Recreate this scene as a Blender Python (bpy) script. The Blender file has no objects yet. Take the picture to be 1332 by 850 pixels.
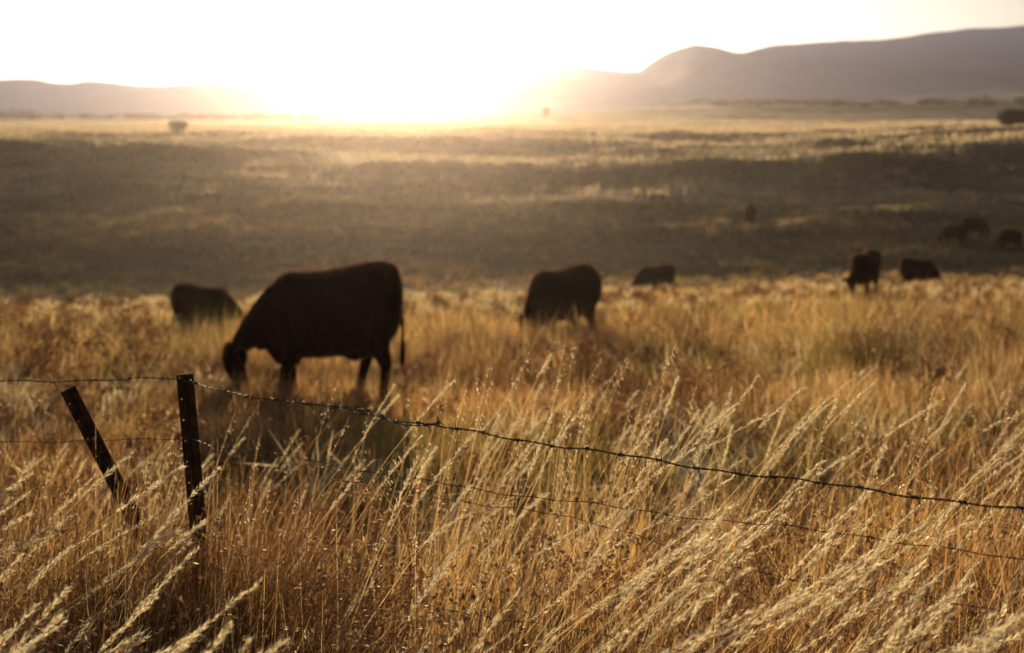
import bpy, math, random
import numpy as np
from mathutils import Vector
random.seed(4); rng=np.random.default_rng(7)
sc=bpy.context.scene
COL=sc.collection
# ---------------------------------------------------------------- helpers
def link(o): COL.objects.link(o); return o
def sstep(a,b,x):
    t=np.clip((x-a)/(b-a),0,1); return t*t*(3-2*t)
_lat={}
def vnoise(x,y,seed=0):
    if seed not in _lat: _lat[seed]=np.random.default_rng(100+seed).random((256,256))
    L=_lat[seed]; x=np.asarray(x,float); y=np.asarray(y,float)
    xi=np.floor(x).astype(int); yi=np.floor(y).astype(int)
    fx=x-xi; fy=y-yi; fx=fx*fx*(3-2*fx); fy=fy*fy*(3-2*fy)
    a=L[xi%256,yi%256]; b=L[(xi+1)%256,yi%256]; c=L[xi%256,(yi+1)%256]; d=L[(xi+1)%256,(yi+1)%256]
    return (a*(1-fx)+b*fx)*(1-fy)+(c*(1-fx)+d*fx)*fy
def fbm(x,y,seed=0,o=4):
    s=0;a=.5
    for k in range(o):
        s=s+a*vnoise(x*2**k,y*2**k,seed+k); a*=.5
    return s/(1-.5**o)
_py=np.array([-60,0,3,5,8,13.4,23,32,41,45,50,60,72,85,100,110,140,170,200,250,330,450,600,1000,3000,12000])
_pz=np.array([0,0,0,-.03,-.22,-.8,-1.85,-2.75,-3.5,-3.85,-4.5,-6.1,-7.5,-7.7,-6.9,-6.2,-4.4,-3.2,-2.5,-1.8,-1.4,-1.4,-1,-1,-2,-5])
_s=np.linspace(math.log(9),math.log(11000),3000)
_z=np.interp(np.exp(_s)-10,_py,_pz)
_k=np.exp(-.5*(np.arange(-60,61)*(_s[1]-_s[0])/.045)**2);_k/=_k.sum()
_z=np.convolve(np.pad(_z,60,mode='edge'),_k,mode='valid')
def gz(x,y):
    x=np.asarray(x,float);y=np.asarray(y,float)
    z=np.interp(np.log(np.maximum(y,-.9)+10),_s,_z)
    z=z+.022*np.clip(x,-25,25)*sstep(20,48,y)*(1-sstep(60,95,y))
    z=z+(fbm(x/9+40,y/9+40,3)-.5)*.25*sstep(6,30,y)
    z=z+(fbm(x/30+40,y/22+40,9,3)-.5)*3.6*sstep(105,170,y)*(1-.6*sstep(200,330,y))
    z=z+(fbm(x/9+14,y/7+40,15,3)-.5)*1.4*sstep(70,110,y)*(1-.5*sstep(200,330,y))
    z=z+1.7*np.exp(-((y-150-.3*x)/16)**2)*sstep(5,50,x)+1.2*np.exp(-((y-185-.12*x)/18)**2)*sstep(5,-50,x)
    z=z+2.2*sstep(45,110,x)*sstep(110,190,y)*(1-sstep(260,420,y))
    z=z+8.2*sstep(-70,120,x)*np.exp(-((y-700)/150)**2)
    return z
def G(x,y): return float(gz(x,y))
class MB:
    def __init__(s): s.V=[];s.F=[];s.C=[];s.n=0
    def add(s,V,F,C):
        V=V.reshape(-1,3); s.V.append(V); s.F.append(F.reshape(-1,4)+s.n); s.C.append(np.broadcast_to(C,(len(V),3)) if C.ndim==1 else C.reshape(-1,3)); s.n+=len(V)
    def mesh(s,name,mat,smooth=False):
        V=np.concatenate(s.V).astype(np.float32);F=np.concatenate(s.F).astype(np.int32);C=np.concatenate(s.C)
        m=bpy.data.meshes.new(name); m.vertices.add(len(V)); m.vertices.foreach_set('co',V.ravel())
        m.loops.add(F.size); m.loops.foreach_set('vertex_index',F.ravel())
        m.polygons.add(len(F)); m.polygons.foreach_set('loop_start',np.arange(0,F.size,4,dtype=np.int32))
        m.polygons.foreach_set('loop_total',np.full(len(F),4,dtype=np.int32))
        if smooth: m.polygons.foreach_set('use_smooth',np.ones(len(F),dtype=bool))
        a=m.color_attributes.new('tint','FLOAT_COLOR','POINT')
        a.data.foreach_set('color',np.concatenate([C,np.ones((len(C),1))],1).astype(np.float32).ravel())
        m.update(calc_edges=True); m.materials.append(mat); return m
    def obj(s,name,mat,smooth=False): return link(bpy.data.objects.new(name,s.mesh(name,mat,smooth)))
def newmat(name):
    m=bpy.data.materials.new(name); m.use_nodes=True; nt=m.node_tree; nt.nodes.clear()
    return m,nt,nt.nodes.new('ShaderNodeOutputMaterial')
def mix_grass(name,trans=.5,gloss=.06):
    m,nt,out=newmat(name); N=nt.nodes.new;L=nt.links.new
    at=N('ShaderNodeAttribute');at.attribute_name='tint'
    d=N('ShaderNodeBsdfDiffuse');t=N('ShaderNodeBsdfTranslucent');g=N('ShaderNodeBsdfGlossy');g.inputs['Roughness'].default_value=.38
    g.inputs['Color'].default_value=(.95,.82,.6,1)
    a=N('ShaderNodeMixShader');a.inputs[0].default_value=trans
    b=N('ShaderNodeMixShader');b.inputs[0].default_value=gloss
    L(at.outputs['Color'],d.inputs['Color']);L(at.outputs['Color'],t.inputs['Color'])
    L(d.outputs[0],a.inputs[1]);L(t.outputs[0],a.inputs[2]);L(a.outputs[0],b.inputs[1]);L(g.outputs[0],b.inputs[2]);L(b.outputs[0],out.inputs[0])
    return m
def noise_mat(name,c1,c2,scale=3,rough=.9,bump=.3,detail=6,sheen=0,metal=0,spec=.2):
    m,nt,out=newmat(name);N=nt.nodes.new;L=nt.links.new
    p=N('ShaderNodeBsdfPrincipled');p.inputs['Roughness'].default_value=rough;p.inputs['Metallic'].default_value=metal
    p.inputs['Specular IOR Level'].default_value=spec
    tc=N('ShaderNodeTexCoord');n=N('ShaderNodeTexNoise');n.inputs['Scale'].default_value=scale;n.inputs['Detail'].default_value=detail
    r=N('ShaderNodeValToRGB');r.color_ramp.elements[0].position=.35;r.color_ramp.elements[1].position=.68
    r.color_ramp.elements[0].color=(*c1,1);r.color_ramp.elements[1].color=(*c2,1)
    L(tc.outputs['Object'],n.inputs['Vector']);L(n.outputs['Fac'],r.inputs[0]);L(r.outputs[0],p.inputs['Base Color'])
    if bump:
        b=N('ShaderNodeBump');b.inputs['Strength'].default_value=bump;L(n.outputs['Fac'],b.inputs['Height']);L(b.outputs[0],p.inputs['Normal'])
    if sheen:
        p.inputs['Sheen Weight'].default_value=sheen;p.inputs['Sheen Roughness'].default_value=.22;p.inputs['Sheen Tint'].default_value=(1,.55,.25,1)
    L(p.outputs[0],out.inputs[0]);return m
M_grass=mix_grass('dry_grass',.82,.08); M_seed=mix_grass('seed_heads',.86,.12); M_leaf=mix_grass('dry_leaves',.3,.03); M_tree=mix_grass('tree_leaves',.1,.02)
M_fur=mix_grass('cow_fur',.85,.08)
M_ground=noise_mat('ground_soil',(.06,.04,.017),(.22,.15,.065),.12,.95,.4,9)
M_mtn=noise_mat('mountain_forest',(.025,.027,.045),(.05,.048,.065),.004,.95,0,8)
M_cow=noise_mat('cow_hide',(.010,.004,.003),(.022,.008,.005),6,.9,.2,6,.3,0,.05)
M_steel=noise_mat('rusty_steel',(.022,.012,.008),(.10,.040,.018),40,.75,.4,8)
M_wire=noise_mat('weathered_wire',(.06,.045,.035),(.16,.12,.09),60,.5,.3,6,0,.6)
M_bark=noise_mat('bark',(.03,.02,.015),(.07,.05,.035),8)
# ---------------------------------------------------------------- ground
ys=np.concatenate([np.linspace(-30,0,12)[:-1],np.linspace(0,60,150)[:-1],60*np.exp(np.linspace(0,math.log(11000/60),300))])
u=np.linspace(-1,1,221); u=np.sign(u)*np.abs(u)**1.4
X=u[None,:]*(25+np.maximum(ys,0)*1.0)[:,None]; Y=np.repeat(ys[:,None],221,1); Z=gz(X,Y)
V=np.stack([X,Y,Z],-1); r,c=len(ys),221
i=np.arange(r*c).reshape(r,c); F=np.stack([i[:-1,:-1],i[:-1,1:],i[1:,1:],i[1:,:-1]],-1)
mb=MB();mb.add(V,F,np.array([.2,.14,.06])); o=mb.obj('ground',M_ground,True);o['kind']='structure'
o['label']='rolling dry pasture with a dip and a far rise';o['category']='ground'
# ---------------------------------------------------------------- mountains
def range_(name,pts,D,depth,seed,label,zb=-30,rough=.05):
    pts=np.array(pts,float); xs=np.linspace(pts[0,0],pts[-1,0],420)
    k=np.interp(xs,pts[:,0],pts[:,1]); ker=np.hanning(13);ker/=ker.sum(); k=np.convolve(np.pad(k,6,mode='edge'),ker,mode='valid')
    h=k+(fbm(xs/160,xs*0+3,seed,5)-.5)*k*rough
    rows=np.concatenate([np.linspace(0,1,34),1+np.linspace(.08,1,8)])
    V=np.zeros((len(rows),len(xs),3))
    for j,t in enumerate(rows):
        tt=t if t<=1 else 2-t
        spur=(fbm(xs/350+7,np.full_like(xs,t*2.2),seed+5,5)-.5)*2
        prof=tt**.85
        V[j,:,0]=xs; V[j,:,1]=D-depth+depth*t
        V[j,:,2]=zb+(h-zb)*np.clip(prof+spur*.18*np.sin(math.pi*min(tt,1)),0,1.0)
    i=np.arange(V.shape[0]*V.shape[1]).reshape(V.shape[:2])
    F=np.stack([i[:-1,:-1],i[:-1,1:],i[1:,1:],i[1:,:-1]],-1)
    mb=MB();mb.add(V,F,np.array([.1,.1,.1]));o=mb.obj(name,M_mtn,True);o['kind']='structure';o['label']=label;o['category']='mountains'
def conv(l,D): return [((a-666)/1850*D,1.9+(150-b)/1850*D) for a,b in l]
range_('mountain_range',conv([(560,128),(640,118),(700,110),(780,100),(828,96),(845,82),(872,66),(905,57),(940,63),(962,69),(1000,59),(1050,56),(1100,52),(1160,51),(1210,43),(1260,39),(1332,32),(1480,30),(1650,60),(1900,70)],6000),6000,2200,20,'hazy forested mountain range behind the pasture')
range_('mountain_range',conv([(380,125),(520,110),(600,100),(650,94),(700,88),(760,88),(800,92),(860,95),(960,110)],8600),8600,1800,31,'faint distant mountain range in haze')
range_('mountain_range',conv([(-500,80),(-250,98),(0,105),(30,103),(75,108),(120,106),(190,112),(260,108),(330,109),(430,108),(520,113),(600,120),(720,135)],7200),7200,2000,42,'low hazy mountain range under the bright sky',rough=.14)
range_('hill',conv([(820,146),(900,138),(960,141),(1050,134),(1120,130),(1200,124),(1260,118),(1332,114),(1450,108),(1700,100)],2600),2600,800,55,'dark wooded foothill beneath the mountains',-12,.1)
# ---------------------------------------------------------------- grass blades
cS=np.array([.86,.51,.185]);cB=np.array([.16,.074,.027]);cP=np.array([.98,.76,.43]);cGn=np.array([.24,.23,.055]);cShade=np.array([.21,.175,.085]);cR=np.array([.48,.20,.065]);cF=np.array([.92,.78,.55])
def gcol(x,y,n):
    p=fbm(x/1.3+9,y/1.3+5,21); q=fbm(x/5+3,y/7+8,27); r=rng.random(n)
    a=np.clip((p-.46)*3.8+ (r-.5)*1.4+.1,0,1)[:,None]
    c=cB*(1-a)+cS*a
    rr=(np.clip((fbm(x/.9+31,y/.9+5,81)-.50)*4,0,1)*(rng.random(n)<.6)*.8)[:,None]; c=c*(1-rr)+cR*rr
    b=np.clip((r-.75)*3+(q-.55)*1.5,0,1)[:,None]; c=c*(1-b)+cP*b
    g=np.clip((fbm(x/3+70,y/4+20,33)-.50)*5+.8*np.exp(-((x+.2)/2.2)**2-((y-9.5)/3.5)**2)+.6*np.exp(-((x-1.6)/1.2)**2-((y-9)/2)**2),0,1)*(rng.random(n)<.75)*.7
    g=g*sstep(5,7.5,y)*(1-.8*sstep(30,50,y)); g=g[:,None]
    c=c*(1-g)+cGn*g
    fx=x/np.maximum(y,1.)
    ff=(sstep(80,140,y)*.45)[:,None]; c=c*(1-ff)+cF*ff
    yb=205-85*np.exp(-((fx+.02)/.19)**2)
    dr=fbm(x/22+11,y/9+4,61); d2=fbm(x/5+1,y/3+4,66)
    far=sstep(52,66,y)*(1-sstep(yb-35,yb+45,y+(dr-.5)*190+(d2-.5)*90))  # olive slope with its shade painted in; crest left pale as if sunlit
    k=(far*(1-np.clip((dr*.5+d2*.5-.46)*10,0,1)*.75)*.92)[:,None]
    return c*(1-k)+cShade*(.5+1.*rng.random((n,1)))*k
def blades(mb,xx,yy,h,K,w,wind,sig,col=None,la=None):
    n=len(xx); phi=rng.uniform(0,math.tau,n)
    if la is None: la=rng.normal(0,sig,n)
    ld=np.stack([np.cos(la),np.sin(la)],-1)
    ln=np.abs(rng.normal(wind,.28,n)); pw=rng.uniform(1.3,3.0,n)
    T=np.linspace(0,1,K+1)[None,:]; off=(ln*h)[:,None]*T**pw[:,None]
    cx=xx[:,None]+ld[:,0:1]*off; cy=yy[:,None]+ld[:,1:2]*off
    cz=gz(xx,yy)[:,None]-.02+h[:,None]*(T-.4*np.minimum(ln,1)[:,None]*T**3)
    ww=w[:,None]*(1-T**1.6*.88)*.5
    sx=np.cos(phi)[:,None]*ww; sy=np.sin(phi)[:,None]*ww
    V=np.stack([np.stack([cx-sx,cy-sy,cz],-1),np.stack([cx+sx,cy+sy,cz],-1)],2)
    b=(np.arange(n)*(K+1)*2)[:,None]+np.arange(K)[None,:]*2
    F=np.stack([b,b+1,b+3,b+2],-1)
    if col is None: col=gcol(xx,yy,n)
    C=np.repeat(col[:,None,:],(K+1)*2,1)
    mb.add(V,F,C.reshape(-1,3))
def zone(mb,y0,y1,dens,K,w0,w1,hf,wind=.3,tuft=.0,sig=1.5):
    A=.46*(y1*y1-y0*y0)+2.2*(y1-y0); n=int(A*dens)
    yy=rng.uniform(y0,y1,n*3); hw=.46*yy+1.1; keep=rng.random(n*3)<hw/(.46*y1+1.1); yy=yy[keep][:n]; n=len(yy)
    xx=rng.uniform(-1,1,n)*(.46*yy+1.1)
    if tuft>0:
        cx=np.round(xx/tuft+vnoise(xx*3,yy*3,2)-.5)*tuft; cy=np.round(yy/tuft)*tuft
        jx=vnoise(cx*7.3,cy*5.1,4)*tuft; jy=vnoise(cx*5.3,cy*9.1,5)*tuft
        m=rng.random(n)<.7
        xx=np.where(m,cx+jx+rng.normal(0,tuft*.16,n),xx); yy=np.where(m,cy+jy+rng.normal(0,tuft*.16,n),yy)
    h=hf(xx,yy)*rng.uniform(.45,1.2,n)
    blades(mb,xx,yy,h,K,rng.uniform(w0,w1,n),wind,sig)
def h1(x,y):
    base=.74*(1-sstep(4.6,7.0,y))+.25*sstep(4.6,7.0,y)
    base=base*(.82+.16*sstep(-.2,.8,x)+.22*sstep(-.40,-.8,x))
    base=base+.10*sstep(.5,3,x)*sstep(5,7,y)
    return base*(.06+1.7*fbm(x/.45,y/.45,50))
def h2(x,y):
    m=np.exp(-((x+1.6)/2.2)**2-((y-12)/3.2)**2)
    hh=(.25+.16*sstep(0,4,x-(y-8)*.05)+.33*sstep(15,18,y)*(1-sstep(23,34,y)))*(.15+1.7*fbm(x/1.0,y/1.0,51))*(1-.1*m)
    return hh*(1-.35*sstep(32,37,y))*(1-.15*sstep(-3,-4,x)*sstep(17,20,y)*(1-sstep(25,28,y)))
mb=MB()
zone(mb,1.5,7.2,480,5,.003,.0075,h1,.38,.18)
zone(mb,1.5,5.6,200,6,.0018,.0034,lambda x,y:h1(x,y)*1.25,.55,0,.9)
n=2300; xx=rng.normal(-.88,.26,n);yy=rng.uniform(3.3,4.12,n); blades(mb,xx,yy,rng.uniform(.55,.95,n),6,rng.uniform(.0025,.006,n),.3,1.3)
n=1500; xx=rng.uniform(-1.35,-.72,n);yy=rng.uniform(3.75,4.4,n); blades(mb,xx,yy,rng.uniform(.62,.98,n),6,rng.uniform(.0025,.006,n),.25,1.3)
n=800; xx=rng.uniform(-1.7,-.4,n);yy=rng.uniform(2.4,3.6,n); blades(mb,xx,yy,rng.uniform(.5,.85,n),6,rng.uniform(.0025,.005,n),.5,.9)
o=mb.obj('tall_grass',M_grass);o['kind']='stuff';o['label']='tall dry golden grass along the wire fence';o['category']='grass'
mb=MB()
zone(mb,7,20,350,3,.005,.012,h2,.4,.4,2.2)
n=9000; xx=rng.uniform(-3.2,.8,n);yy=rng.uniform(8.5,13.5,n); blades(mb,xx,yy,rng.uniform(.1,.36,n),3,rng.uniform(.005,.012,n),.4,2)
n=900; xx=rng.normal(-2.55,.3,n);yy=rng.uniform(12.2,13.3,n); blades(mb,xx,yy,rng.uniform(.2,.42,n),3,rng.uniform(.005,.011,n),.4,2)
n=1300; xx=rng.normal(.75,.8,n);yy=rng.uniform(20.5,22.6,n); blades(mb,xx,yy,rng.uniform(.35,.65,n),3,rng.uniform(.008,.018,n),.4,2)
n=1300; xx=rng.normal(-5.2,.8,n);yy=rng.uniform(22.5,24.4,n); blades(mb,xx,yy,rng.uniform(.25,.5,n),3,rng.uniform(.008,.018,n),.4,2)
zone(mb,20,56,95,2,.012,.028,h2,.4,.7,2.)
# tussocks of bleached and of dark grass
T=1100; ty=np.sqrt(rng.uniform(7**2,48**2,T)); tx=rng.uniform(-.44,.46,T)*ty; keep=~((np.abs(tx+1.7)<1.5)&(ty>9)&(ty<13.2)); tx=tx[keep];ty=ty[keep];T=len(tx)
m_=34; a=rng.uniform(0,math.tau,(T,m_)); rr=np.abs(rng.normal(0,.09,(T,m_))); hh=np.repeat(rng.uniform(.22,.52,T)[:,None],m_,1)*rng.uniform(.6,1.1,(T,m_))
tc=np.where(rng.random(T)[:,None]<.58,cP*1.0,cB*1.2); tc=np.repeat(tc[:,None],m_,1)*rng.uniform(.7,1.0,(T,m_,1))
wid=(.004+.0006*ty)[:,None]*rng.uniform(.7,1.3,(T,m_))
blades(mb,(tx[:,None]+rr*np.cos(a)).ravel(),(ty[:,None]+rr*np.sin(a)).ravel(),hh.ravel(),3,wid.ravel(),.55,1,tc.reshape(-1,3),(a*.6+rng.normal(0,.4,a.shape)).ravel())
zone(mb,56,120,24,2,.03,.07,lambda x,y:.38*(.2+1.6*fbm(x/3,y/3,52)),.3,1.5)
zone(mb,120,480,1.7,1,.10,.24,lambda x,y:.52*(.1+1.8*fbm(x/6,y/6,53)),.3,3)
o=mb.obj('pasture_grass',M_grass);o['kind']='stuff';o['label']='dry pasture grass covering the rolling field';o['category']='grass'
# ---------------------------------------------------------------- seed stalks
def stalks(mb,x,y,h,lean,ang,headlen,kind,w=.0026,fatk=1.):
    n=len(x);K=9
    base=np.stack([x,y,gz(x,y)-.02],-1); d=np.stack([np.cos(ang),np.sin(ang)],-1)
    pw=rng.uniform(1.1,1.9,n)
    def cen(T):
        T=np.asarray(T); o=(lean*h)[:,None]*T**pw[:,None]
        droop=(.14*lean*h)[:,None]*T**3
        return np.stack([base[:,0:1]+d[:,0:1]*o,base[:,1:2]+d[:,1:2]*o,base[:,2:3]+h[:,None]*T-droop],-1)
    T=np.repeat(np.linspace(0,1,K+1)[None],n,0); Cc=cen(T)
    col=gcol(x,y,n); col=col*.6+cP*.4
    for a in (0,math.pi/2):
        ww=(w*(1-.5*T)*.5)
        s=np.stack([math.cos(a)*ww,math.sin(a)*ww,0*ww],-1)
        V=np.stack([Cc-s,Cc+s],2); b=(np.arange(n)*(K+1)*2)[:,None]+np.arange(K)[None]*2
        mb.add(V,np.stack([b,b+1,b+3,b+2],-1),np.repeat(col[:,None],(K+1)*2,1))
    m=110 if kind=='plume' else 16
    s=np.sort(rng.random((n,m)),1); t=1-(headlen/h)[:,None]*(1-s)
    P=cen(t); P2=cen(t+.01); tan=P2-P; tan/=np.linalg.norm(tan,axis=-1,keepdims=True)
    rd=rng.normal(size=(n,m,3)); rd-=tan*(rd*tan).sum(-1,keepdims=True); rd/=np.linalg.norm(rd,axis=-1,keepdims=True)
    wd=np.cross(tan,rd)
    hc=(np.array([.99,.85,.58])*rng.uniform(.78,1.0,(n,1)))
    if kind=='plume':
        fat=rng.uniform(.4,1.1,n)[:,None,None]*.0066*fatk
        env=(np.sin(math.pi*np.clip(s*.93+.05,0,1))**.55)[...,None]
        p=P+rd*fat*env*rng.uniform(.15,1,(n,m,1)); dr=tan*.9+rd*.30+rng.normal(0,.12,(n,m,3))
        L=rng.uniform(.009,.017,(n,m,1)); W=wd*rng.uniform(.0010,.0020,(n,m,1))
    else:
        side=rd*rng.uniform(.006,.028,(n,m,1))*(1.15-s[...,None])
        p=P+side+np.array([0,0,-1])*np.abs(rng.normal(0,.008,(n,m,1)))
        q=wd*.0004; V=np.stack([P-q,P+q,p+q,p-q],2); mb.add(V,np.arange(n*m*4).reshape(-1,4),np.repeat(col,m*4,0))
        dr=np.array([0,0,-.75])+rd*.35+tan*.35; L=rng.uniform(.014,.024,(n,m,1)); W=wd*rng.uniform(.002,.0034,(n,m,1))
    V=np.stack([p,p+dr*L*.45+W,p+dr*L,p+dr*L*.45-W],2)
    mb.add(V,np.arange(n*m*4).reshape(-1,4),np.repeat(hc,m*4,0))
    if kind=='plume':
        k=slice(0,m,2); p=p[:,k];dr=tan[:,k]*.8+rd[:,k]*.6; q=wd[:,k]*.0004;L=rng.uniform(.014,.026,p.shape[:2]+(1,))
        V=np.stack([p-q,p+q,p+dr*L+q*.3,p+dr*L-q*.3],2); mb.add(V,np.arange(V.shape[0]*V.shape[1]*4).reshape(-1,4),np.repeat(hc,V.shape[1]*4,0))
def pts(n,y0,y1,f0,f1):
    y=np.sqrt(rng.uniform(y0*y0,y1*y1,n)); return rng.uniform(f0,f1,n)*y,y
mb=MB()
# f-range is where the bent tips end up; the root is set back upwind
for n,y0,y1,f0,f1,h0,h1_,l0,l1,fk in [
    (75,2.6,4.6,.12,.44,.90,1.26,.4,.9,1.0),
    (20,2.6,4.6,-.05,.14,.80,1.05,.4,.9,.9),
    (65,2.0,2.9,.08,.44,1.0,1.30,.45,.95,1.15),
    (12,1.35,1.8,-.1,.42,1.2,1.36,.5,.9,1.1),
    (80,2.3,4.0,-.48,-.20,.82,1.14,.45,.9,1.0),
    (55,1.8,2.6,-.46,-.14,.98,1.24,.45,.85,1.15),
    (9,1.4,1.8,-.44,-.2,1.18,1.32,.5,.8,1.1),
    (24,2.4,5.2,-.28,.05,.55,.8,.3,.8,.85),
    (30,3.4,5.0,-.1,.3,.95,1.22,.2,.6,.8),
    (80,5.2,9,-.02,.46,.4,.75,.3,.7,1.2),
    (50,5.2,8,-.46,-.1,.3,.5,.3,.7,1.1)]:
    x,y=pts(n,y0,y1,f0,f1); h=rng.uniform(h0,h1_,n);ln=rng.uniform(l0,l1,n);an=rng.normal(.0,.28,n)
    stalks(mb,x-ln*h*np.cos(an),y-ln*h*np.sin(an),h,ln,an,rng.uniform(.09,.24,n),'plume',fatk=fk)
for n,y0,y1,f0,f1,h0,h1_ in [(100,3.2,5.2,-.42,.1,.75,1.05),(60,3,5.5,.0,.4,.8,1.1),(34,4.2,5.2,-.1,.06,.95,1.25)]:
    x,y=pts(n,y0,y1,f0,f1)
    stalks(mb,x,y,rng.uniform(h0,h1_,n),rng.uniform(.08,.4,n),rng.normal(.1,.8,n),rng.uniform(.12,.22,n),'oat',.0018)
o=mb.obj('seeding_grass',M_seed);o['kind']='stuff';o['label']='feathery pale grass seed heads bending in the wind';o['category']='grass'
# ---------------------------------------------------------------- dry weeds
def strip(mb,a,b,wa,wb,col):
    a=np.array(a);b=np.array(b);t=b-a
    for ax in (np.array([1.,0,0]),np.array([0,1.,0])):
        s=np.cross(t,ax);l=np.linalg.norm(s)
        if l<1e-6: continue
        s/=l; mb.add(np.stack([a-s*wa,a+s*wa,b+s*wb,b-s*wb]),np.arange(4),col)
def weed(mb,x,y,h,sz=1):
    col=np.array([.15,.075,.035])*random.uniform(.7,1.4)
    def rec(p,d,L,w,lev):
        q=p+d*L; strip(mb,p,q,w,w*.7,col)
        if lev==0:
            for _ in range(4):
                e=np.array([random.gauss(0,1) for _ in range(3)]);e/=np.linalg.norm(e); s=.008*sz
                f=np.cross(e,[0,0,1.]);f/=np.linalg.norm(f)+1e-6
                c=q+e*s; mb.add(np.stack([q,c+f*s*.6,q+e*s*2,c-f*s*.6]),np.arange(4),col*3)
            return
        for _ in range(random.choice([2,3])):
            nd=d+np.array([random.gauss(.08,.45),random.gauss(0,.45),random.gauss(.1,.15)]); nd/=np.linalg.norm(nd)
            rec(p+d*L*random.uniform(.6,1),nd,L*random.uniform(.6,.85),w*.65,lev-1)
    rec(np.array([x,y,G(x,y)-.02]),np.array([random.gauss(.05,.12),random.gauss(0,.1),1.]),h*.42,.0022*sz,4)
mb=MB()
for x,y,h in [(-1.5,4.3,.95),(-1.35,4.0,.9),(-1.62,4.9,.95),(-1.05,3.9,.8),(-.85,4.0,.8),(-.4,4.1,.8),(.1,4.1,.8),(.3,3.6,.8),(-.55,3.4,.75),(.9,4.2,.9),(-.2,5.4,.75),(1.6,5.1,.8),(-2.0,5.6,.9),(-1.2,5.8,.7),(-.1,3.2,.8),(.25,2.9,.75),(.6,3.4,.85)]: weed(mb,x,y,h)
for k in range(80):
    y=random.uniform(2.7,5.2);x=random.uniform(-.42,.4)*y; weed(mb,x,y,random.uniform(.6,.9))
for k in range(26):
    weed(mb,random.uniform(-1.6,-.5),random.uniform(3.0,4.3),random.uniform(.65,.9))
for k in range(110):
    y=random.uniform(6,24);x=random.uniform(-.4,.42)*y
    weed(mb,x,y,random.uniform(.45,.75)*(1 if x>0 else .6),2.0)
for k in range(34):
    y=random.uniform(12,18);x=random.uniform(-.38,-.26)*y; weed(mb,x,y,random.uniform(.5,.95),2.2)
o=mb.obj('dry_weeds',M_leaf);o['kind']='stuff';o['label']='dark branching dead weeds among the grass';o['category']='weeds'
# ---------------------------------------------------------------- fence
def tube(bm_v,bm_f,pts,r,sides=6,cap=True):
    n=len(pts);b0=len(bm_v); up0=Vector((0,0,1))
    for i,p in enumerate(pts):
        t=(Vector(pts[min(i+1,n-1)])-Vector(pts[max(i-1,0)])).normalized()
        u=up0 if abs(t.z)<.9 else Vector((1,0,0)); a=t.cross(u).normalized(); b=t.cross(a).normalized()
        rr=r[i] if hasattr(r,'__len__') else r
        for k in range(sides):
            an=math.tau*k/sides; bm_v.append(Vector(p)+a*math.cos(an)*rr+b*math.sin(an)*rr)
    for i in range(n-1):
        for k in range(sides):
            bm_f.append((b0+i*sides+k,b0+i*sides+(k+1)%sides,b0+(i+1)*sides+(k+1)%sides,b0+(i+1)*sides+k))
    if cap:
        bm_f.append(tuple(b0+k for k in range(sides))[::-1]);bm_f.append(tuple(b0+(n-1)*sides+k for k in range(sides)))
def mesh_obj(name,v,f,mat,parent=None,smooth=False):
    m=bpy.data.meshes.new(name);m.from_pydata([tuple(a) for a in v],[],f);m.materials.append(mat)
    if smooth: m.polygons.foreach_set('use_smooth',[True]*len(m.polygons))
    o=link(bpy.data.objects.new(name,m)); 
    if parent: o.parent=parent
    return o
fence=link(bpy.data.objects.new('barbed_wire_fence',None)); fence.location=(0,0,0)
fence['label']='old barbed wire fence with rusty steel posts in tall grass';fence['category']='fence'
def post(base,top,rot=0,label=None):
    # rolled three-winged steel picket; the broad wing is punched with a row of wire holes
    v=[];f=[];base=Vector(base);top=Vector(top);ax=(top-base).normalized();base=base-ax*.15
    L=(top-base).length; a=ax.cross(Vector((0,1,0))).normalized();b=ax.cross(a).normalized()
    def wing(an,R,holes):
        d=a*math.cos(an)+b*math.sin(an);p=d.cross(ax).normalized()
        def slab(s0,s1,z0,z1,t0,t1):
            k=len(v)
            for z in (z0,z1):
                for s,t in ((s0,-t0),(s1,-t1),(s1,t1),(s0,t0)): v.append(base+ax*z+d*s+p*t)
            f.extend([(k,k+3,k+2,k+1),(k+4,k+5,k+6,k+7),(k,k+1,k+5,k+4),(k+1,k+2,k+6,k+5),(k+2,k+3,k+7,k+6),(k+3,k,k+4,k+7)])
        if not holes: slab(.002,R,0,L,.004,.0018); return
        slab(.002,R*.52,0,L,.004,.0030); slab(R*.72,R,0,L,.0026,.0022)
        z=0
        while z<L:
            z1=min(z+.0575,L); slab(R*.52,R*.72,z,z1,.0028,.0024); z+=.062
    wing(rot,.026,True);wing(rot+math.pi*.95,.024,False);wing(rot+math.pi*1.5,.020,False)
    o=mesh_obj('fence_post',v,f,M_steel,fence)
    if label:o['label']=label
post((-.865,4.2,G(-.87,4.2)),(-.965,4.2,1.135),.15,'upright rusty steel star post')
post((-.86,4.5,G(-.86,4.5)),(-1.395,4.47,1.04),.1,'steel star post leaning over in the grass')
post((1.95,2.08,0),(1.93,2.1,1.14),.3)
post((-3.3,4.1,0),(-3.33,4.1,1.14),.9)
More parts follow.
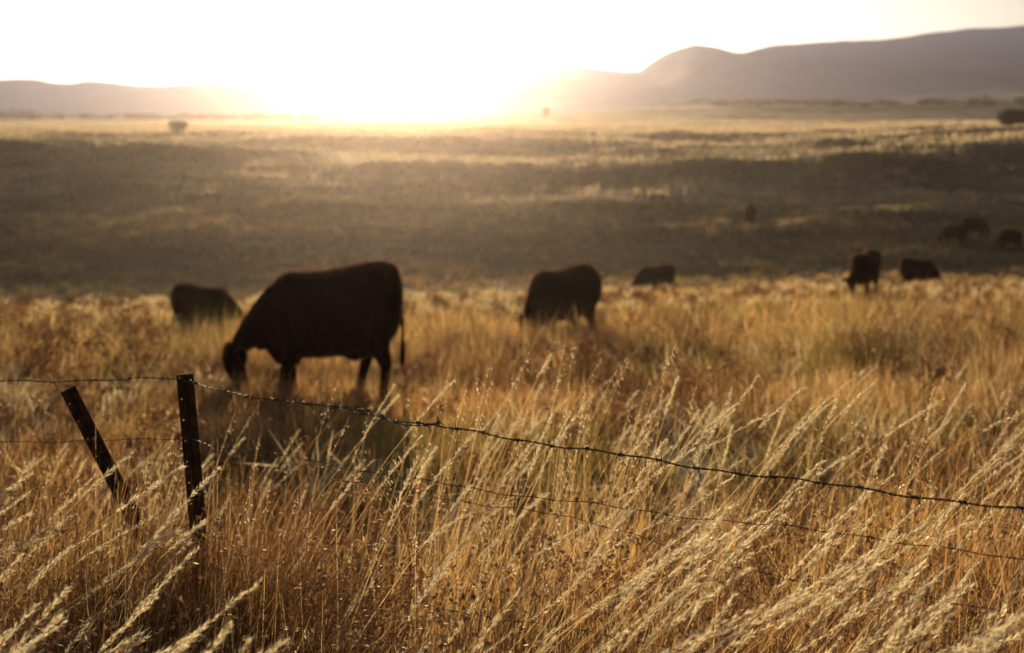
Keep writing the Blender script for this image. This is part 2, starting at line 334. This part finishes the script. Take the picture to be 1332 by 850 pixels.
def barbed(path,sp=.105,r=.0013,tw=.0016,off=0.,seed=1,bk=1.):
    rr=random.Random(seed);P=[Vector(p) for p in path]
    pts=[]
    for i in range(len(P)-1):
        p0=P[max(i-1,0)];p1=P[i];p2=P[i+1];p3=P[min(i+2,len(P)-1)]; n=max(2,int((p2-p1).length/.006))
        for k in range(n):
            t=k/n; pts.append(.5*((2*p1)+(p2-p0)*t+(2*p0-5*p1+4*p2-p3)*t*t+(3*p1-p0-3*p2+p3)*t**3))
    pts.append(P[-1]); 
    s=0;ss=[0]
    for i in range(1,len(pts)): s+=(pts[i]-pts[i-1]).length;ss.append(s)
    v=[];f=[];fr=[]
    for i in range(len(pts)):
        t=(pts[min(i+1,len(pts)-1)]-pts[max(i-1,0)]).normalized(); a=t.cross(Vector((0,0,1))).normalized();b=a.cross(t).normalized();fr.append((t,a,b))
    wob=[Vector((0,0,.003*math.sin(q*13+seed)+.002*math.sin(q*37))) for q in ss]
    for ph in (0,math.pi):
        tube(v,f,[pts[i]+wob[i]+fr[i][1]*math.cos(ss[i]*130+ph)*tw+fr[i][2]*math.sin(ss[i]*130+ph)*tw for i in range(len(pts))],r,5)
    q=sp*.5+off
    while q<s:
        i=min(range(len(ss)),key=lambda k:abs(ss[k]-q)); t,a,b=fr[i];c=pts[i]+wob[i]; an0=rr.uniform(0,6.28)
        coil=[c+t*(-.006+.012*k/18)+a*math.cos(an0+k*.9)*.0038*bk+b*math.sin(an0+k*.9)*.0038*bk for k in range(19)]
        tube(v,f,coil,.001*bk,5)
        for e,sg in ((0,-1),(18,1)):
            for m_ in (0,2.6):
                an=an0+e*.9+m_; d=(a*math.cos(an)+b*math.sin(an)+t*sg*.35).normalized()
                st=c+t*sg*.005; tube(v,f,[st,st+d*.010,st+d*.019],[.0012*bk,.0011*bk,.0003],5)
        q+=sp*rr.uniform(.8,1.2)
    return mesh_obj('barbed_wire',v,f,M_wire,fence,True)
def fp(t,z,dy=0): return (-.965+1.965*t,4.2-1.42*t+dy,z)
barbed([fp(0,1.118,-.035),fp(.1,1.110,-.03),fp(.25,1.105),fp(.4,1.103),fp(.55,1.105),fp(.7,1.108),fp(.85,1.117),fp(1,1.128),fp(1.2,1.13),fp(1.47,1.11)],r=.0012,tw=.0014,seed=1)
barbed([fp(0,.955,-.035),fp(.067,.950,-.03),fp(.2,.950),fp(.4,.958),fp(.6,.98),fp(.74,1.0),fp(.92,1.025),fp(1.15,1.02),fp(1.47,.98)],r=.0006,tw=.0007,seed=2,bk=.55)
barbed([fp(.05,.93,-.02),fp(.2,.91,.02),fp(.4,.915,.03),fp(.6,.93,.02),fp(.74,.90),fp(.92,.91,.02),fp(1.15,.93),fp(1.47,.9)],.2,r=.0005,tw=.0006,seed=12,bk=.5)
barbed([fp(0,.60,-.035),fp(.2,.60),(fp(.4,.64)),fp(.63,.68),fp(.8,.70),fp(1.,.70),fp(1.47,.68)],r=.0005,tw=.0006,seed=3,bk=.6)
barbed([(-3.33,4.07,1.10),(-2.5,4.08,1.118),(-1.8,4.12,1.124),(-1.45,4.14,1.127),(-1.2,4.15,1.126),(-.965,4.165,1.13)],r=.0009,tw=.0011,seed=4,bk=.8)
barbed([(-3.33,4.07,.93),(-2.4,4.1,.95),(-1.7,4.14,.955),(-1.3,4.16,.945),(-.96,4.165,.955)],r=.0006,tw=.0007,seed=5,bk=.6)
barbed([fp(.24,1.103,-.01),fp(.29,1.122,-.03),fp(.34,1.106,-.035),fp(.385,1.112,-.03),fp(.40,1.126,-.04)],.05,r=.0009,tw=.001,seed=7)
# ---------------------------------------------------------------- cows
def loft(v,f,secs,sides=16,pw=1.,fixed=None):
    b0=len(v);n=len(secs)
    for i,(c,hw,hh) in enumerate(secs):
        c=Vector(c);t=fixed or (Vector(secs[min(i+1,n-1)][0])-Vector(secs[max(i-1,0)][0])).normalized()
        side=Vector((0,1,0)); side=(side-t*side.dot(t)).normalized(); up=t.cross(side).normalized()
        for k in range(sides):
            an=math.tau*k/sides; ca,sa=math.cos(an),math.sin(an)
            v.append(c+side*math.copysign(abs(ca)**pw,ca)*hw+up*math.copysign(abs(sa)**pw,sa)*hh)
    for i in range(n-1):
        for k in range(sides): f.append((b0+i*sides+k,b0+i*sides+(k+1)%sides,b0+(i+1)*sides+(k+1)%sides,b0+(i+1)*sides+k))
    f.append(tuple(b0+k for k in range(sides))[::-1]);f.append(tuple(b0+(n-1)*sides+k for k in range(sides)))
def cow_mesh(name,hy=0.,stride=(0,0,0,0),tail=0.,fat=1.,headz=0.,vox=.016,sx=.82):
    v=[];f=[]
    T=[(-.80,1.13,.82,.12),(-.785,1.21,.71,.20),(-.745,1.275,.61,.265),(-.62,1.315,.535,.30),(-.42,1.30,.485,.32),(-.15,1.25,.445,.36),(.08,1.22,.43,.38),(.28,1.21,.43,.36),(.44,1.215,.46,.30),(.56,1.16,.50,.23),(.66,1.04,.56,.17)]
    loft(v,f,[((x,0,(a+b)/2),w*fat,(a-b)/2) for x,a,b,w in T],24,.92,Vector((1,0,0)))
    loft(v,f,[((.42,0,.90),.18,.27),((.58,hy*.1,.85),.155,.24),((.73,hy*.35,.75),.125,.185),((.86,hy*.6,.65),.10,.14),((.95,hy*.85,.57),.085,.105),((1.0,hy,.54),.07,.08)],16)
    loft(v,f,[((.62,hy*.1,.60),.03,.07),((.70,hy*.4,.56),.03,.06),((.78,hy*.7,.53),.03,.04)],8)
    hz=headz; hx=-.06
    loft(v,f,[((1.10+hx,hy,.57+hz),.075,.05),((1.115+hx,hy,.53+hz),.112,.085),((1.10+hx,hy,.465+hz),.12,.12),((1.065+hx,hy,.38+hz),.105,.122),((1.02+hx,hy,.28+hz),.078,.095),((.985+hx,hy,.195+hz),.068,.075),((.96+hx,hy,.125+hz),.08,.074),((.94+hx,hy,.08+hz),.074,.064),((.93+hx,hy,.055+hz),.045,.04)],16)
    for s in (1,-1):
        loft(v,f,[((1.06+hx,hy+s*.09,.52+hz),.025,.022),((1.03+hx,hy+s*.15,.515+hz),.03,.05),((1.0+hx,hy+s*.22,.48+hz),.03,.056),((.975+hx,hy+s*.29,.435+hz),.012,.016)],8)
    for s,d in ((1,stride[0]),(-1,stride[1])):
        y=s*.165
        loft(v,f,[((.44,s*.14,.95),.12,.19),((.43,s*.17,.78),.125,.18),((.40,s*.175,.62),.10,.13),((.40+d*.3,s*.17,.50),.072,.09),((.42+d*.55,y,.36),.052,.062),((.43+d*.62,y,.30),.056,.062),((.425+d*.8,y,.2),.042,.048),((.425+d*.93,y,.1),.046,.052),((.45+d,y,.05),.052,.06),((.46+d,y,0),.058,.068)],12)
    for s,d in ((1,stride[2]),(-1,stride[3])):
        y=s*.155
        loft(v,f,[((-.52,s*.12,1.08),.13,.20),((-.53,s*.14,.90),.135,.23),((-.53,s*.155,.74),.125,.20),((-.54+d*.2,s*.16,.60),.10,.15),((-.585+d*.5,y,.48),.07,.098),((-.635+d*.7,y,.39),.054,.072),((-.64+d*.75,y,.34),.050,.062),((-.62+d*.87,y,.2),.044,.05),((-.61+d*.95,y,.1),.048,.054),((-.59+d,y,.05),.054,.06),((-.58+d,y,0),.058,.068)],12)
    ty=tail
    loft(v,f,[((-.66,0,1.24),.035,.035),((-.74,0,1.22),.035,.035),((-.80,ty*.1,1.14),.03,.03),((-.825,ty*.3,1.0),.024,.024),((-.84,ty*.6,.80),.020,.020),((-.85,ty*.8,.62),.020,.020),((-.855,ty,.50),.032,.032),((-.855,ty,.40),.030,.034),((-.85,ty,.29),.010,.010)],8)
    loft(v,f,[((.60,0,.70),.08,.10),((.58,0,.58),.09,.13),((.50,0,.46),.10,.10),((.3,0,.43),.12,.07)],10)
    loft(v,f,[((-.22,0,.50),.10,.08),((-.30,0,.46),.11,.07),((-.42,0,.51),.10,.1)],10)
    for s in (1,-1): loft(v,f,[((-.42,s*.22,1.20),.05,.05),((-.48,s*.25,1.225),.06,.06),((-.56,s*.24,1.20),.05,.05)],8)
    v=[Vector((a.x*sx,a.y,a.z)) for a in v]
    m=bpy.data.meshes.new(name);m.from_pydata([tuple(a) for a in v],[],f)
    o=link(bpy.data.objects.new('tmp_cow',m))
    r=o.modifiers.new('r','REMESH');r.mode='VOXEL';r.voxel_size=vox;r.use_smooth_shade=True
    s=o.modifiers.new('s','SMOOTH');s.iterations=3;s.factor=.5
    dg=bpy.context.evaluated_depsgraph_get(); me=bpy.data.meshes.new_from_object(o.evaluated_get(dg)); me.name=name
    bpy.data.objects.remove(o); me.materials.clear();me.materials.append(M_cow)
    N=len(me.vertices)
    co=np.zeros(N*3,dtype=np.float32);me.vertices.foreach_get('co',co);co=co.reshape(-1,3).astype(float)
    no=np.array([tuple(x.vector) for x in me.vertex_normals],dtype=float)
    # short coat: hairs laid back over the hide
    idx=rng.choice(N,min(N,15000),replace=False); idx=idx[co[idx,2]>.12]; n=len(idx)
    p=co[idx]; nn=no[idx]; lay=np.array([-.5,0,-.35])+rng.normal(0,.35,(n,3)); d=nn*.8+lay*.7; d/=np.linalg.norm(d,axis=1,keepdims=True)
    sd=np.cross(d,rng.normal(size=(n,3)));sd/=np.linalg.norm(sd,axis=1,keepdims=True)
    Lh=rng.uniform(.014,.032,(n,1)); wv=rng.uniform(.0012,.0026,(n,1)); p=p-nn*.003
    Vh=np.stack([p-sd*wv,p+sd*wv,p+d*Lh+sd*wv*.3,p+d*Lh-sd*wv*.3],1)
    hb=MB();hb.add(Vh,np.arange(n*4),np.repeat(np.array([.22,.075,.028])*rng.uniform(.5,1.4,(n,1)),4,0)); fur=hb.mesh('coat',M_fur)
    co+= rng.normal(0,.002,co.shape); me.vertices.foreach_set('co',co.astype(np.float32).ravel())
    return me,fur
cA=cow_mesh('cow_body',hy=.03,stride=(.08,-.10,.0,.22),tail=.02,sx=.82)
cB_=cow_mesh('cow_body_b',hy=.12,stride=(.0,.08,-.04,.05),tail=-.04,fat=1.05,sx=.88)
cC=cow_mesh('cow_body_c',hy=-.1,stride=(-.08,.1,.05,-.06),tail=.05,sx=.92)
cows=[(cA,-1.76,13.4,195,1.03,'dark brown cow grazing side-on in trodden grass beyond the fence'),
 (cB_,.76,23.2,226,1.05,'dark cow grazing half turned with its legs in long grass'),
 (cB_,-5.30,24.6,-18,.80,'young dark cow grazing with its head lowered in dry grass'),
 (cB_,5.45,54,184,1.0,'dark cow half hidden behind the grassy rise'),
 (cC,10.15,41.0,240,1.06,'dark cow grazing nearly end-on on the grassy rise'),
 (cA,15.6,54.5,4,1.05,'dark cow low behind golden grass on the rise'),
 (cA,30.4,98,184,1.2,'dark cow grazing on the shaded slope beside another'),
 (cB_,32.6,100,8,1.2,'dark cow grazing on the shaded slope beside another'),
 (cC,33.4,95.5,120,1.1,'small dark cow standing apart on the shaded slope'),
 (cB_,18.4,110,262,1.15,'lone dark cow seen end-on on the shaded slope')]
for k,((me,fur),x,y,a,s,lab) in enumerate(cows):
    o=link(bpy.data.objects.new('cow',me)); a=math.radians(a)
    o.location=(x,y,G(x,y)-.02); o.scale=(s,s,s)
    fx,fy=math.cos(a),math.sin(a); sl=math.atan2(G(x+fx*.5,y+fy*.5)-G(x-fx*.5,y-fy*.5),1.0)
    o.rotation_euler=(0,-sl,a); o['label']=lab;o['category']='cow';o['group']='cattle grazing in the field'
    if y<60:
        c=link(bpy.data.objects.new('coat',fur)); c.parent=o
# ---------------------------------------------------------------- trees
def leafcloud(mb,c,R,n,sz,col):
    p=rng.normal(size=(n,3));p/=np.linalg.norm(p,axis=1,keepdims=True);p*=rng.uniform(.45,1,(n,1))**.6
    p=p*np.array(R)+np.array(c); a=rng.normal(size=(n,3));a/=np.linalg.norm(a,axis=1,keepdims=True)
    b=np.cross(a,rng.normal(size=(n,3)));b/=np.linalg.norm(b,axis=1,keepdims=True)
    V=np.stack([p-a*sz,p+b*sz*.5,p+a*sz,p-b*sz*.5],1); C=np.repeat(np.array(col)*rng.uniform(.5,1.5,(n,1)),4,0)
    mb.add(V,np.arange(n*4),C)
def tree(x,y,w,h,label):
    e=link(bpy.data.objects.new('tree',None));z=G(x,y);e.location=(x,y,z);e['label']=label;e['category']='tree'
    v=[];f=[];tube(v,f,[(0,0,-.2),(.05,0,h*.25),(.1,0,h*.5),(.1,0,h*.75)],[h*.05,h*.035,h*.025,h*.01],8)
    mb=MB()
    for k in range(11):
        an=random.uniform(0,6.28);rr=random.uniform(.15,.36)*w;zz=h*random.uniform(.3,.82)
        tube(v,f,[(.05,0,h*.25),(math.cos(an)*rr*.5,math.sin(an)*rr*.5,zz*.7),(math.cos(an)*rr,math.sin(an)*rr,zz)],[h*.02,h*.014,h*.006],6)
        R=w*random.uniform(.12,.2); leafcloud(mb,(math.cos(an)*rr,math.sin(an)*rr,zz),(R,R,R*.75),340,.15,(.04,.04,.016))
    leafcloud(mb,(0,0,h*.46),(w*.40,w*.40,h*.42),2600,.18,(.035,.035,.015))
    mesh_obj('trunk',v,f,M_bark,e); o=mb.obj('crown',M_tree);o.parent=e
tree(-63,268,3.8,2.5,'low dark bush on the crest of the pasture')
tree(14.5,600,4.2,4.6,'small lone tree on the far pasture')
tree(86.5,243,7.5,4.8,'dark rounded tree on the crest of the pasture')
mb=MB()
for k in range(150):
    y=random.uniform(850,1150);x=random.uniform(-.45,-.12)*y;s=random.uniform(1.6,4.5)*(1.3 if x<-300 else .8)
    leafcloud(mb,(x,y,G(x,y)+s*.6),(s*1.5,s,s*.7),90,.7,(.05,.05,.025))
for k in range(120):
    y=random.uniform(640,760);x=random.uniform(.14,.42)*y;s=random.uniform(.8,2.2)*(1+.6*(x>220))
    leafcloud(mb,(x,y,G(x,y)+s*.6),(s*1.4,s,s*.8),100,.5,(.025,.025,.013))
for k in range(120):
    y=random.uniform(1500,2000);x=random.uniform(.1,.45)*y;s=random.uniform(4,9)
    leafcloud(mb,(x,y,G(x,y)+s*.8+8),(s*2,s,s),70,1.6,(.04,.04,.02))
o=mb.obj('distant_woodland',M_tree);o['kind']='stuff';o['label']='distant line of scrubby trees along the plain';o['category']='woodland'
# ---------------------------------------------------------------- haze: air volumes lying over the landscape, one added for sun glow
def haze(name,lo,hi,res,lobes,label):
    m,nt,out=newmat(name);prev=None
    for d,g,c in lobes:
        vs=nt.nodes.new('ShaderNodeVolumeScatter');vs.inputs['Anisotropy'].default_value=g;vs.inputs['Color'].default_value=(*c,1);vs.inputs['Density'].default_value=d
        if prev is None: prev=vs
        else:
            ad=nt.nodes.new('ShaderNodeAddShader');nt.links.new(prev.outputs[0],ad.inputs[0]);nt.links.new(vs.outputs[0],ad.inputs[1]);prev=ad
    nt.links.new(prev.outputs[0],out.inputs['Volume'])
    # the density grid is read here only so that it gets loaded; the haze itself is uniform
    at=nt.nodes.new('ShaderNodeAttribute');at.attribute_name='density'
    dp=nt.nodes.new('ShaderNodeDisplacement');dp.inputs['Scale'].default_value=.001
    nt.links.new(at.outputs['Fac'],dp.inputs['Height']);nt.links.new(dp.outputs[0],out.inputs['Displacement'])
    ng=bpy.data.node_groups.new(name,'GeometryNodeTree')
    ng.interface.new_socket('Geometry',in_out='INPUT',socket_type='NodeSocketGeometry')
    ng.interface.new_socket('Geometry',in_out='OUTPUT',socket_type='NodeSocketGeometry')
    vc=ng.nodes.new('GeometryNodeVolumeCube');vc.inputs['Min'].default_value=lo;vc.inputs['Max'].default_value=hi
    for nm,r in zip(('Resolution X','Resolution Y','Resolution Z'),res): vc.inputs[nm].default_value=r
    sm=ng.nodes.new('GeometryNodeSetMaterial');sm.inputs['Material'].default_value=m
    go=ng.nodes.new('NodeGroupOutput');ng.links.new(vc.outputs[0],sm.inputs[0]);ng.links.new(sm.outputs[0],go.inputs[0])
    vol=bpy.data.volumes.new(name);vol.materials.append(m)
    o=link(bpy.data.objects.new(name,vol));md=o.modifiers.new('n','NODES');md.node_group=ng
    o['kind']='structure';o['label']=label;o['category']='sky'
haze('sky_haze',(-9500,-60,-120),(9500,10800,75),(16,16,4),[(.000004,.92,(1,.92,.84)),(.00004,.4,(.42,.51,1))],'thin haze over the whole landscape')
haze('glow_haze',(-220,12,-20),(220,330,4.5),(16,16,4),[(.00013,.88,(1,.76,.54))],'golden haze added over the dip to spread the sun glow')  # added volume imitating warm flare that spills down the slope
# ---------------------------------------------------------------- light
EL=math.radians(3.7);AZ=math.radians(-5.0)
w=bpy.data.worlds.new('World');sc.world=w;w.use_nodes=True;nt=w.node_tree;bg=nt.nodes['Background']
sky=nt.nodes.new('ShaderNodeTexSky');sky.sky_type='NISHITA';sky.sun_disc=False;sky.sun_elevation=EL;sky.sun_rotation=AZ
sky.dust_density=2.0;sky.air_density=1.0;sky.ozone_density=2.0
hs=nt.nodes.new('ShaderNodeHueSaturation');hs.inputs['Saturation'].default_value=.34;hs.inputs['Value'].default_value=.82
nt.links.new(sky.outputs[0],hs.inputs['Color']);nt.links.new(hs.outputs[0],bg.inputs[0]);bg.inputs[1].default_value=.15
sl=bpy.data.lights.new('sun','SUN');sl.energy=5;sl.angle=math.radians(.5);sl.color=(1,.79,.52)
so=link(bpy.data.objects.new('sun',sl));sv=Vector((math.sin(AZ)*math.cos(EL),math.cos(AZ)*math.cos(EL),math.sin(EL)))
so.rotation_euler=sv.to_track_quat('Z','Y').to_euler();so.location=(0,0,30)
# ---------------------------------------------------------------- camera
cd=bpy.data.cameras.new('camera');cd.lens=50;cd.sensor_width=36;cd.shift_y=-275/1332;cd.clip_end=30000;cd.clip_start=.05
cd.dof.use_dof=True;cd.dof.focus_distance=3.4;cd.dof.aperture_fstop=3.8
co=link(bpy.data.objects.new('camera',cd));co.location=(0,0,1.9);co.rotation_euler=(math.pi/2,0,0);sc.camera=co
sc.view_settings.view_transform='Standard';sc.view_settings.look='None';sc.view_settings.exposure=0;sc.view_settings.gamma=1
